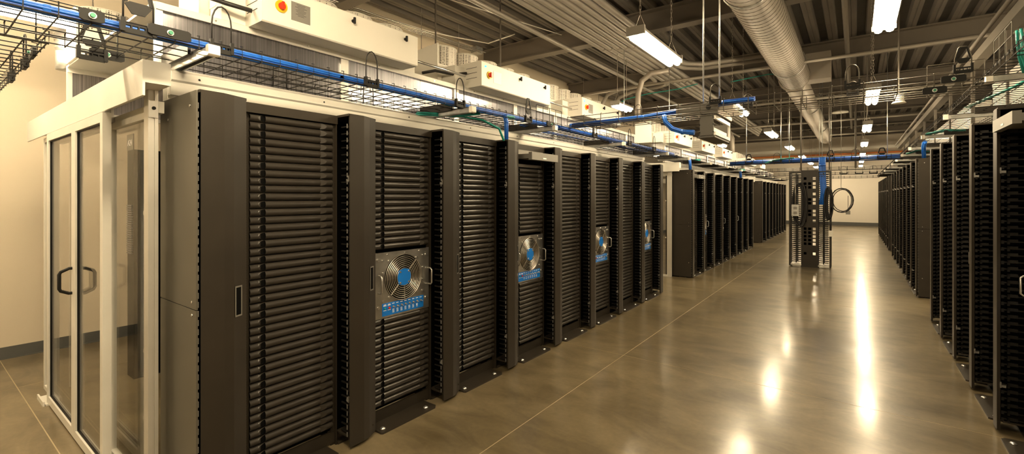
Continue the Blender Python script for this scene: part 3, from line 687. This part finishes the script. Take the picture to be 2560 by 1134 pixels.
# ------------------------------------------------------------------ cables
def bundle(label, pts, n, r, mt, spread, straps=(), flat=False, group=None):
    t = thing('cable_bundle', label, 'cable bundle', pts[0], group); p0 = Vector(pts[0])
    dens = []
    for a, b in zip(pts[:-1], pts[1:]):
        a, b = Vector(a), Vector(b); k = max(1, int((b - a).length / .6))
        dens += [a + (b - a) * i / k for i in range(k)]
    dens.append(Vector(pts[-1]))
    for c in range(n):
        ang = 2 * PI * c / n; q = []; ps = None
        for i, p in enumerate(dens):
            tdir = (dens[min(i + 1, len(dens) - 1)] - dens[max(i - 1, 0)]).normalized()
            side = tdir.cross(Vector((0, 0, 1))); side = side.normalized() if side.length > .2 else Vector((1, 0, 0))
            if ps is not None and side.dot(ps) < 0: side = -side
            ps = side; up = side.cross(tdir)
            u, w = (((c + .5) / n * 2 - 1) * spread, random.uniform(0, .008)) if flat else (math.cos(ang) * spread, math.sin(ang) * spread)
            q.append(p - p0 + side * (u + random.uniform(-.003, .003)) + up * (w + random.uniform(-.002, .002)))
        MB().tube(q, r, 6).build('cable', mt if not isinstance(mt, (list, tuple)) else mt[c % len(mt)], t)
    for s in straps:
        i = min(int(s * (len(dens) - 1)), len(dens) - 2); p = dens[i]; d = (dens[i + 1] - dens[i]).normalized()
        MB().tube([p - p0 - d * .012, p - p0 + d * .012], spread + r * 1.05, 10).build('strap', mt if not isinstance(mt, (list, tuple)) else mt[0], t)
    return t
bundle('bright blue data cable bundle along the aisle edge of the near left tray', [(-2.655, -.3, 2.372), (-2.655, 4.4, 2.372)], 9, .0075, ['cable_blue', 'cable_blue', 'cable_blue_dark'], .016, [.16, .3, .38, .46, .54, .62, .7])
bundle('dark blue cables continuing along near left tray past the bridge', [(-2.65, 4.4, 2.372), (-2.67, 8.5, 2.372)], 8, .008, ['cable_blue_dark', 'cable_blue', 'cable_black'], .022)
bundle('loose blue cables on the inner side of the near left tray', [(-2.85, 4.0, 2.365), (-2.95, 4.6, 2.362), (-2.92, 5.6, 2.362)], 6, .007, ['cable_blue', 'cable_blue_dark'], .03, flat=True)
bundle('blue cables on the near left tray beyond the third strut', [(-2.8, 5.9, 2.365), (-2.9, 6.8, 2.362), (-2.85, 8.6, 2.365)], 6, .007, ['cable_blue', 'cable_blue_dark'], .06, flat=True)
bundle('blue cables in the middle left tray', [(-2.75, 8.9, 2.365), (-2.8, 16.5, 2.365)], 6, .01, ['cable_blue_dark', 'cable_black'], .05, flat=True)
bundle('blue cable bundle lying in the tray that bridges the aisle', [(-2.6, 4.62, 2.41), (-1.75, 4.62, 2.42), (-.98, 4.60, 2.475), (-.72, 4.58, 2.475)], 8, .008, ['cable_blue', 'cable_blue_dark'], .02, [.2, .5, .8])
bundle('bright blue conduit loop entering the hanging panel', [(-1.52, 4.55, 2.41), (-1.50, 4.54, 2.34), (-1.43, 4.53, 2.265), (-1.33, 4.52, 2.225), (-1.22, 4.52, 2.21)], 5, .010, 'cable_blue', .014, [.9])
bundle('thick blue cable bundle in the tray above the free-standing rack', [(-2.55, 12.72, 2.43), (-1.9, 12.7, 2.44), (.75, 12.7, 2.44)], 8, .018, ['cable_blue', 'cable_blue_dark'], .035)
bundle('bright blue cables falling into the free-standing rack', [(-.60, 12.5, 2.48), (-.60, 12.44, 2.3), (-.59, 12.42, 2.0), (-.57, 12.42, 1.7), (-.60, 12.42, 1.42)], 9, .014, 'cable_blue', .055, [.3], flat=True)
bundle('blue cable bundle dropping into the fourth near left cable manager', [(-2.63, 3.41, 2.37), (-2.62, 3.425, 2.30), (-2.62, 3.43, 2.12)], 5, .009, 'cable_blue', .012, [.6])
bundle('blue cables dropping into the first middle left manager', [(-2.63, 9.4, 2.36), (-2.63, 9.45, 2.13)], 4, .012, 'cable_blue', .016)
bundle('blue cables dropping into a middle left manager, further back', [(-2.63, 14.4, 2.36), (-2.63, 14.45, 2.13)], 4, .014, 'cable_blue', .02)
bundle('blue cable drop beside the middle right side panel', [(.86, 9.55, 2.45), (.86, 9.7, 2.38), (.87, 9.78, 2.2)], 4, .012, 'cable_blue', .018)
bundle('teal fibre cables curling over the second strut of near left tray', [(-2.70, 2.7, 2.372), (-2.72, 3.0, 2.38), (-2.70, 3.25, 2.375), (-2.62, 3.55, 2.36)], 3, .008, 'cable_teal', .010)
bundle('teal fibre cables draped from the tray onto the channel', [(-2.68, 3.12, 2.35), (-2.85, 2.95, 2.325), (-2.93, 2.72, 2.31), (-2.95, 2.62, 2.30)], 3, .008, 'cable_teal', .010, [.6])
bundle('teal fibre cable drooping down to the fourth near left manager', [(-2.93, 2.75, 2.31), (-2.85, 2.98, 2.325), (-2.72, 3.2, 2.30), (-2.63, 3.33, 2.23), (-2.60, 3.36, 2.12)], 2, .008, 'cable_teal', .008)
bundle('teal fibre cables bunched on the tray left of the free-standing rack', [(-1.75, 12.62, 2.40), (-1.55, 12.6, 2.47), (-1.15, 12.6, 2.50)], 6, .014, 'cable_teal', .04, flat=True)
bundle('teal fibre cables on the middle left tray', [(-2.5, 9.6, 2.33), (-2.6, 9.8, 2.35), (-2.8, 9.9, 2.35)], 4, .012, 'cable_teal', .03, flat=True)
bundle('teal fibre cables on the far end of middle left tray', [(-2.5, 14.1, 2.33), (-2.6, 14.4, 2.37), (-2.8, 14.7, 2.35)], 5, .014, 'cable_teal', .05, flat=True)
bundle('teal fibre cables on the right tray above the side panel', [(.8, 8.6, 2.47), (.95, 8.5, 2.49), (1.15, 8.4, 2.47)], 5, .014, 'cable_teal', .04, flat=True)
bundle('teal fibre cables on the middle right tray', [(.8, 11.7, 2.43), (.95, 11.6, 2.47), (1.1, 11.6, 2.45)], 5, .014, 'cable_teal', .04, flat=True)
bundle('teal fibre cable over the near right tray', [(.86, 6.2, 2.465), (1.0, 5.2, 2.465), (1.05, 4.4, 2.465)], 2, .008, 'cable_teal', .010)
bundle('teal fibre loop hanging off near right tray at the picture edge', [(.80, 4.1, 2.62), (.795, 4.05, 2.54), (.80, 4.05, 2.45), (.83, 4.1, 2.36)], 3, .008, 'cable_teal', .010)
o = MB().tube([(-5.0, 10.6, 3.72), (-4.5, 10.7, 3.98), (-4.0, 10.8, 4.06), (-3.3, 10.9, 4.10), (-2.9, 11.0, 4.18)], .012, 6).build('fibre_cable', 'cable_teal'); tag(o, 'teal cable slung across the ceiling behind the conduits', 'cable')
o = MB().tube([(-2.2, 11.0, 4.12), (-1.8, 11.2, 4.2), (-1.5, 11.2, 4.22), (-1.29, 11.25, 4.2)], .012, 6).build('fibre_cable', 'cable_teal'); tag(o, 'teal cable slung across the ceiling beside the spiral duct', 'cable')

# ------------------------------------------------------------------ lamps
def chain(m, x, y, z0, z1, step=.045, r=.0025):
    k = 0; z = z0
    while z < z1:
        w = .008; pts = [(w, 0), (w, step * .8), (0, step * 1.15), (-w, step * .8), (-w, 0), (0, -step * .3)]
        m.tube([(x + a, y, z + b) if k % 2 else (x, y + a, z + b) for a, b in pts], r, 3, closed=True); z += step; k += 1
def lamp(loc, rz, label, L=1.15, top=4.9, near=True):
    t = thing('hanging_lamp', label, 'lamp', loc, 'fluorescent strip lamps', rz=rz)      # tubes along local y
    h = L / 2
    MB().prism([(-.085, .035), (.085, .035), (.07, .075), (.03, .09), (-.03, .09), (-.07, .075)], -h, h, 'y').build('housing', 'lamp_housing', t)
    for s in (-1, 1): MB().box(-.09, .09, s * h, s * (h + .03), .0, .085).build('end_cap', 'lamp_housing', t)
    tm = MB().tube([(0, -h + .01, 0), (0, h - .01, 0)], .034, 8).mesh('tube', 'lamp_tube')
    for s in (-.042, .042): obj('tube', tm, t, (s, 0, -.002))
    for s in (-1, 1):
        m = MB(); yy = s * (h - .1)
        m.tube([(-.06, yy, .085), (0, yy, .24), (.06, yy, .085)], .003, 4)
        if near: chain(m, 0, yy, .24, top - loc[2])
        else: m.cyl((0, yy, .24), (0, yy, top - loc[2]), .006, 5)
        m.build('hanger_chain', 'wire_zinc', t)
    return t
for i, y in enumerate((-3.45, .70, 4.84, 9.05, 13.1, 17.1, 21.4, 25.6, 29.2)):
    n = ['behind the camera', 'beside the camera', 'nearest in view', 'second in view', 'third in view', 'fourth in view', 'fifth in view', 'sixth in view', 'most distant, added to brighten far wall'][i]  # the most distant pair is added to brighten the far wall
    lamp((-1.69, y, 3.15), 0, f'lit fluorescent strip lamp on chains, left aisle line, {n}', near=(1 < i < 4))
    lamp((.21, y + .05, 3.15), 0, f'lit fluorescent strip lamp on chains, right aisle line, {n}', near=(1 < i < 4))
for i, (x, y, z, rz, w) in enumerate(((-3.55, 8.25, 3.28, 0, 'over the gap after the near enclosure'), (-3.55, 16.4, 3.28, 0, 'over the gap after the middle enclosure'), (-5.2, .535, 3.03, 0, 'beside the left wall'), (4.2, 5.5, 3.3, 0, 'beyond the near right racks'), (4.2, 12.5, 3.3, 0, 'beyond the middle right racks'), (3.2, 8.8, 3.3, R90, 'over the gap in the right racks'), (-6.1, 6, 3.5, 0, 'between near enclosure and wall'), (-6.1, 12, 3.5, 0, 'between middle enclosure and wall'), (-3.55, .05, 3.28, 0, 'added unseen overhead before the glass doors'), (-5.75, -3.5, 3.2, 0, 'added unseen behind the camera near the left wall'))):  # final pair: unseen lamps added to brighten the door posts and header
    lamp((x, y, z), rz, f'lit fluorescent strip lamp {w}', L=.62 if 'over the gap after' in w else 1.15, near=False)
for i, y in enumerate((2.9, 5.5, 11.0, 14.0, 20.0)):
    t = thing('enclosure_lamp', f'lit strip lamp inside the enclosures, {ORD[i]} from the front, glowing through the panels', 'lamp', (-3.75, y, 2.56), 'enclosure lamps')
    MB().box(-.05, .05, -.5, .5, .03, .06).cyl((0, 0, .06), (0, 0, .125), .01, 6).build('housing', 'cap_white', t); MB().tube([(0, -.48, 0), (0, .48, 0)], .03, 8).build('tube', 'pod_tube', t)

# ------------------------------------------------------------------ ceiling services
t = thing('spiral_duct', 'large round spiral metal air duct running along the ceiling', 'air duct', (-1.02, 0, 4.11))
s_ = MB().tube([(0, -4, 0), (0, 11.3, 0)], .278, 40).build('spiral_section', 'duct_metal', t)
MB().tube([(.2785 * math.cos(2 * PI * k / 26), 3.0 + k * .125 / 26, .2785 * math.sin(2 * PI * k / 26)) for k in range(26 * 66)], .0045, 4).build('spiral_seam', 'ceiling_brown', s_)
MB().tube([(-.03, 11.3, -.02), (-.03, 11.7, -.02), (-.03, 23.5, -.02)], [.278, .235, .235], 36).build('plain_section', 'duct_metal', t)
MB().box(.20, .62, 11.2, 11.65, -.12, .42).build('branch_box', 'duct_metal', t)
MB().tube([(-.03, 23.5, -.02), (-.03, 24.0, .0), (.0, 24.4, .2), (.0, 24.5, .5)], .235, 24).build('elbow', 'duct_metal', t)
for yy in (2, 6, 10, 15, 19.5): MB().ring((0, yy, 0), .285 if yy < 11 else .245, .012, 'y', 24, 4).cyl((0, yy, .28), (0, yy, .78), .008, 5).build('hanger_band', 'galv', t)
CZ = 4.30
for k in range(8):
    x = -3.70 + k * .125
    if k in (0, 1): pts = [(x, -5, CZ), (x, 10.3 + k * .45, CZ), (x - .06, 10.65 + k * .45, CZ), (x - .35, 10.8 + k * .45, CZ), (x - 1.0, 10.82 + k * .45, CZ - .02), (x - 1.35, 10.82 + k * .45, CZ - .12), (x - 1.5, 10.82 + k * .45, CZ - .35), (x - 1.5, 10.82 + k * .45, 3.0)]
    elif k in (6, 7): pts = [(x, -5, CZ), (x, 9.6 - (k - 6) * .3, CZ), (x + .08, 9.9 - (k - 6) * .3, CZ), (x + .35, 10.15 - (k - 6) * .3, CZ), (x + 1.6, 10.25 - (k - 6) * .3, CZ)]
    else: pts = [(x, -5, CZ), (x, 24 - k * .6, CZ)]
    t = thing('ceiling_conduit', f'grey ceiling conduit in the bank of eight, {ORD[k]} from the left', 'conduit', (0, 0, 0), 'bank of ceiling conduits')
    MB().tube(pts, .05, 12).build('pipe', 'conduit', t)
    for yy in (1.5, 4.6, 7.7, 10.8, 13.9):
        if yy < pts[1][1]: obj('coupling', MB().tube([(x, yy + .05 * k, CZ), (x, yy + .1 + .05 * k, CZ)], .055, 12).mesh('coupling', 'conduit'), t)
def pipe(label, pts, r, mt='conduit', cat='pipe', n=10): return tag(MB().tube(pts, r, n).build('ceiling_pipe', mt), label, cat)
pipe('single grey conduit running left of the conduit bank', [(-4.06, -5, 4.2), (-4.06, 22, 4.2)], .035)
pipe('grey pipe crossing under the ceiling beyond the second beam', [(X0, 9.9, 4.05), (2.5, 9.9, 4.05)], .03)
pipe('grey pipe crossing under the ceiling beyond the third beam', [(X0, 13.8, 4.05), (5, 13.8, 4.05)], .03)
pipe('grey pipe crossing under the ceiling beyond the fourth beam', [(X0, 17.8, 4.0), (5, 17.8, 4.0)], .035)
pipe('grey pipe crossing under the ceiling beyond the fifth beam', [(X0, 21.8, 4.0), (5, 21.8, 4.0)], .04)
pipe('strut rail directly overhead running along the aisle', [(-.13, 2, 4.46), (-.13, 24, 4.46)], .04, 'beam_brown')
pipe('grey duct riser dropping to the middle enclosure roof', [(-3.1, 9.6, 4.22), (-3.45, 9.55, 4.2), (-3.64, 9.5, 4.06), (-3.72, 9.5, 3.8), (-3.76, 9.5, 2.70)], .058, 'duct_metal', 'air duct', 14)
pipe('grey duct elbow dropping to the far enclosure roof', [(-4.6, 18.2, 4.15), (-4.0, 18.2, 4.1), (-3.7, 18.2, 3.95), (-3.6, 18.2, 3.7), (-3.6, 18.2, 2.70)], .09, 'duct_metal', 'air duct', 14)
t = thing('flexible_duct', 'silver ribbed flexible duct beside the left wall lamp', 'air duct', (-5.5, .88, 2.9))
m = MB(); pp = arc((-.22, 0, -.05), .22, 0, PI * .55, 10, 'xz'); m.tube(pp, .055, 12)
for p in pp[1:-1]: m.tube([(p[0] - .0, p[1], p[2] - .006), (p[0], p[1], p[2] + .006)], .060, 12)
m.build('sleeve', 'steel', t); MB().cyl((0, 0, -.2), (0, 0, -.04), .055, 12).build('collar', 'galv', t)
# right-hand overhead rail with hangers
t = thing('overhead_rail', 'beige overhead support rail along the right rows', 'rail', (1.40, 0, 3.52))
MB().box(-.06, .06, 3, 24, -.02, .10).build('rail', 'beam_brown', t)
MB().cyl((-.12, 3, .12), (-.12, 24, .12), .025, 8).build('side_pipe', 'beam_brown', t)
hm = MB().box(-.02, .02, -.02, .02, -1.02, -.02).mesh('hanger_post', 'beam_brown')
for k in range(9): obj('hanger_post', hm, t, (0, 5.6 + k * 2.0, 0))
# threaded rods
RODS = [(-1.17, 4.64, 2.46, 'left of the pair at the hanging panel', .012), (-1.03, 4.66, 2.46, 'right of the pair at the hanging panel', .012), (-1.00, 12.4, 2.2, 'beside the left of the free-standing rack', .028), (-.47, 12.45, 2.2, 'beside the right of the free-standing rack', .02),
        (-1.42, 12.6, 2.40, 'left rod of the tray over the free-standing rack', .016), (-1.25, 12.6, 2.40, 'right rod of the tray over the free-standing rack', .016), (.52, 9.0, 3.1, 'above the distant emergency lamp', .02), (-.76, 14.5, 2.4, 'left of the far tray rods', .014), (-.70, 14.5, 2.4, 'right of the far tray rods', .014), (-5.2, 5.0, 2.7, 'dark rod behind the first cooling unit', .022), (-4.4, 5.6, 2.7, 'dark rod behind the second cooling unit', .022),
        (-3.4, 8.0, 2.9, 'thin rod behind the third cooling unit', .010), (-2.9, 9.0, 2.42, 'thin rod beside the gap lamp', .010), (-2.2, 12.8, 2.45, 'thin rod left of the distant lamps', .012), (.55, 12.8, 2.45, 'thin rod at the right end of the far tray', .012), (-.42, 12.0, 1.75, 'thin cord above the hanging black coil, left', .007), (-.25, 12.2, 1.75, 'thin cord above the hanging black coil, right', .006), (.0, 16.0, 2.4, 'strut post under the overhead rail', .04)]
for x, y, z, w, r in RODS:
    o = MB().cyl((0, 0, 0), (0, 0, 4.93 - z), r * .6, 6).build('hanging_rod', 'galv' if r < .02 else 'beam_brown'); o.location = (x, y, z); tag(o, f'vertical hanging rod, {w}', 'rod', 'hanging rods')
# small ceiling clutter
o = MB().tube([(-8 + 1.5, 4.4, 4.55), (-6.3, 5.2, 4.6), (-6.1, 5.7, 4.55), (-6.05, 6.3, 4.6), (-5.8, 7.0, 4.62), (-5.3, 7.2, 4.75)], .012, 6).build('ceiling_cable', 'cap_white'); tag(o, 'pale cable swagging under the deck above the second cooling unit', 'cable')
for k in range(4):
    o = MB().cyl((-6.6 + k * .12, 3.9, 4.62 - k * .03), (-6.4 + k * .12, 7.2, 4.62 - k * .03), .011, 6).build('thin_conduit', 'bolt_steel'); tag(o, f'thin shiny conduit under the deck, {ORD[k]} of four', 'pipe', 'thin shiny conduits')
o = MB().box(-6.35, -6.2, 7.1, 7.3, 4.55, 4.68).build('junction_box', 'galv'); tag(o, 'small galvanised junction box ending the thin conduits', 'box')
o = MB().cyl((-5.4, 4.2, 4.72), (-4.55, 7.7, 4.72), .010, 6).build('thin_conduit', 'cap_white'); tag(o, 'pale thin conduit slanting under the deck', 'pipe')
o = MB().cyl((0, 0, .04), (0, 0, .12), .06, 10).tube([(0, 0, 0), (0, 0, .04)], [.09, .06], 14).build('emergency_lamp', 'cap_white'); o.location = (.52, 9.0, 3.0); tag(o, 'small white unlit twin lamp hanging right of the lamps', 'lamp')
o = MB().tube([(0, 0, 0), (0, 0, .03), (0, 0, .06)], [.20, .19, .08], 16).build('dome_fixture', 'cap_white'); o.location = (-.35, 16.2, 4.0); tag(o, 'small round white fixture under the ceiling by the duct', 'lamp')

# hanging patch panel under the bridging tray
t = thing('patch_enclosure', 'grey steel panel box hanging from two rods under the bridging tray', 'panel', (-1.2, 4.55, 2.18))
MB().box(0.02, .14, 0, .012, 0, .19).build('side_plate', 'plate_dark', t)
MB().box(0, .15, .62, .63, .02, .17).build('far_plate', 'plate_dark', t)
MB().box(.14, .16, .012, .62, .15, .185).box(.14, .16, .012, .62, .0, .03).box(.14, .16, .6, .62, .03, .15).build('frame', 'alu', t)
MB().box(0, .15, .012, .62, -.02, .0).build('bottom_rail', 'plate_dark', t)
MB().box(.12, .135, .05, .58, .03, .075).build('port_strip', 'print_white', t)
MB().box(-.20, .18, -.01, .012, .20, .30).build('mount_plate', 'plate_dark', t)
MB().tube([(.10, -.01, .26), (.10, -.018, .26)], .022, 12).build('grommet', 'plastic_black', t)
m = MB()
for k in range(9): m.box(.17, .30, .05 + k * .055, .07 + k * .055, .235, .29)
m.box(.17, .18, .0, .6, .20, .235).build('finger_strip', 'cap_white', t)
for yy in (.02, .14):
    for zz in (.03, .1, .165): obj('screw', MB().tube([(yy, 0, zz), (yy, -.004, zz)], .006, 6).mesh('screw', 'plastic_black'), t)
# ------------------------------------------------------------------ free-standing rack
t = thing('open_rack', 'free-standing black open rack with square holes in the middle of the aisle', 'rack', (-.835, 12.4, 0))
n_ = [(-.03, .10), (.03, .10)]
# centre plate as a grid of bars so that the square holes are open
m = MB(); zs_ = []; w2 = .165
cols = [(-.115, -.06), (-.03, .03), (.06, .115)]
rows_ = [(.28, .34, (0, 2))] + [(.50 + k * .085, .56 + k * .085, (0, 1, 2)) for k in range(5)] + [(1.02, 1.08, (0, 2))] + [(1.16 + k * .085, 1.22 + k * .085, (0, 1, 2)) for k in range(2)] + [(1.42 + k * .085, 1.48 + k * .085, (1, 2)) for k in range(2)] + [(1.63, 1.69, (2,))] + [(1.78 + k * .085, 1.84 + k * .085, (0, 1, 2)) for k in range(2)] + [(1.98 + k * .0, 2.04, (0, 2))]
zc = .0
for (a, b, hs) in rows_:
    m.box(-w2, w2, -.005, .005, zc, a)
    xe = -w2
    for h in hs: m.box(xe, cols[h][0], -.005, .005, a, b); xe = cols[h][1]
    m.box(xe, w2, -.005, .005, a, b); zc = b
m.box(-w2, w2, -.005, .005, zc, 2.20).box(-w2, -w2 + .01, 0, .35, 0, 2.2).box(w2 - .01, w2, 0, .35, 0, 2.2)
m.build('centre_plate', 'rack_black', t)
MB().box(-w2 + .012, .045, .18, .19, .02, 2.18).build('inner_plate', 'void_black', t)
fm = MB().box(-.09, .09, -.012, .012, -.008, .008).box(-.012, .012, -.014, .01, -.03, .03).mesh('finger', 'finger_black')
for s in (-1, 1):
    for k in range(45): obj('finger', fm, t, (s * .26, .02, .12 + k * .045))
    for k in range(45): obj('finger', fm, t, (s * .26, .36, .12 + k * .045))
    MB().box(s * .37, s * .40, -.03, .34, .02, 2.17).build('door', 'rack_black', t)
    MB().box(s * .16, s * .38, -.02, .36, .035, .06).build('foot', 'alu', t)
    MB().box(s * .16, s * .40, -.02, .36, 2.15, 2.17).build('top_cap', 'rack_black', t)
def coil(label, c, R, rz_, n, r, mt, plug=None, sx=.35):
    t = thing('cable_coil', label, 'cable coil', c)
    for k in range(n):
        rr = 1 + random.uniform(-.08, .08); pts = []
        for i in range(20):
            a = 2 * PI * i / 20; pts.append((R * sx * rr * math.sin(a) + .007 * k * (1 if k % 2 else -1) + random.uniform(-.004, .004), -.02 - .012 * k, R * rr * math.cos(a)))
        MB().tube(pts, r, 6, closed=True).build('loop', mt, t)
    return t
coil('thick dark cable coil hanging on the left of the free-standing rack', (-1.03, 12.405, 1.42), .47, 0, 6, .016, 'cable_black', sx=.22)
coil('thick dark cable coil hanging on the right of the free-standing rack', (-.47, 12.40, 1.45), .34, 0, 5, .014, 'cable_black', sx=.16)
coil('thin black cable coil hanging in the air right of the free-standing rack', (-.24, 12.2, 1.52), .25, 0, 4, .008, 'cable_black', sx=.75)
t = thing('outlet_box', 'galvanised outlet box hanging on cord left of the free-standing rack', 'outlet box', (-1.10, 12.27, 1.16))
MB().box(-.07, .07, -.04, .04, 0, .26).build('body', 'galv', t); MB().cyl((0, 0, .26), (0, 0, .75), .014, 6).build('cord', 'wire_zinc', t)
for zz in (.07, .18): obj('socket', MB().box(-.035, .035, -.045, -.04, zz - .03, zz + .03).mesh('socket', 'plate_grey'), t)
t = thing('outlet_box', 'white outlet box hanging right of the free-standing rack', 'outlet box', (-.44, 12.365, .72))
MB().box(-.04, .04, -.03, .03, 0, .13).build('body', 'cap_white', t); MB().cyl((0, 0, .13), (0, 0, .4), .01, 6).build('cord', 'cable_black', t)
o = MB().box(-.04, .04, -.03, .03, 0, .08).cyl((0, 0, .08), (0, 0, .4), .006, 5).build('plug', 'plate_grey'); o.location = (-.13, 12.2, 1.22); tag(o, 'grey plug dangling below the thin black coil', 'plug')

# ------------------------------------------------------------------ enclosure behind the right rows
for i, (a, b, w) in enumerate(((2.0, 8.4, 'near'), (9.7, 16.4, 'middle'), (17.4, 25, 'far'))):
    o = MB().box(1.40, 1.44, a, b, 0, 3.0).box(1.40, 3.4, a, a + .04, 0, 3.0).box(1.40, 3.4, b - .04, b, 0, 3.0).build('enclosure_wall', 'white_metal'); tag(o, f'white enclosure wall behind the {w} right racks', 'wall panel')
    m = MB().box(1.40, 3.4, a, b, 3.0, 3.03).build('roof', 'white_metal', o)
# white duct top seen through the right tray
o = MB().tube([(0, 0, 0), (0, .5, 0)], .2, 20).build('round_duct', 'unit_white'); o.location = (1.75, 5.6, 3.23); tag(o, 'round white duct end above the near right tray', 'air duct')
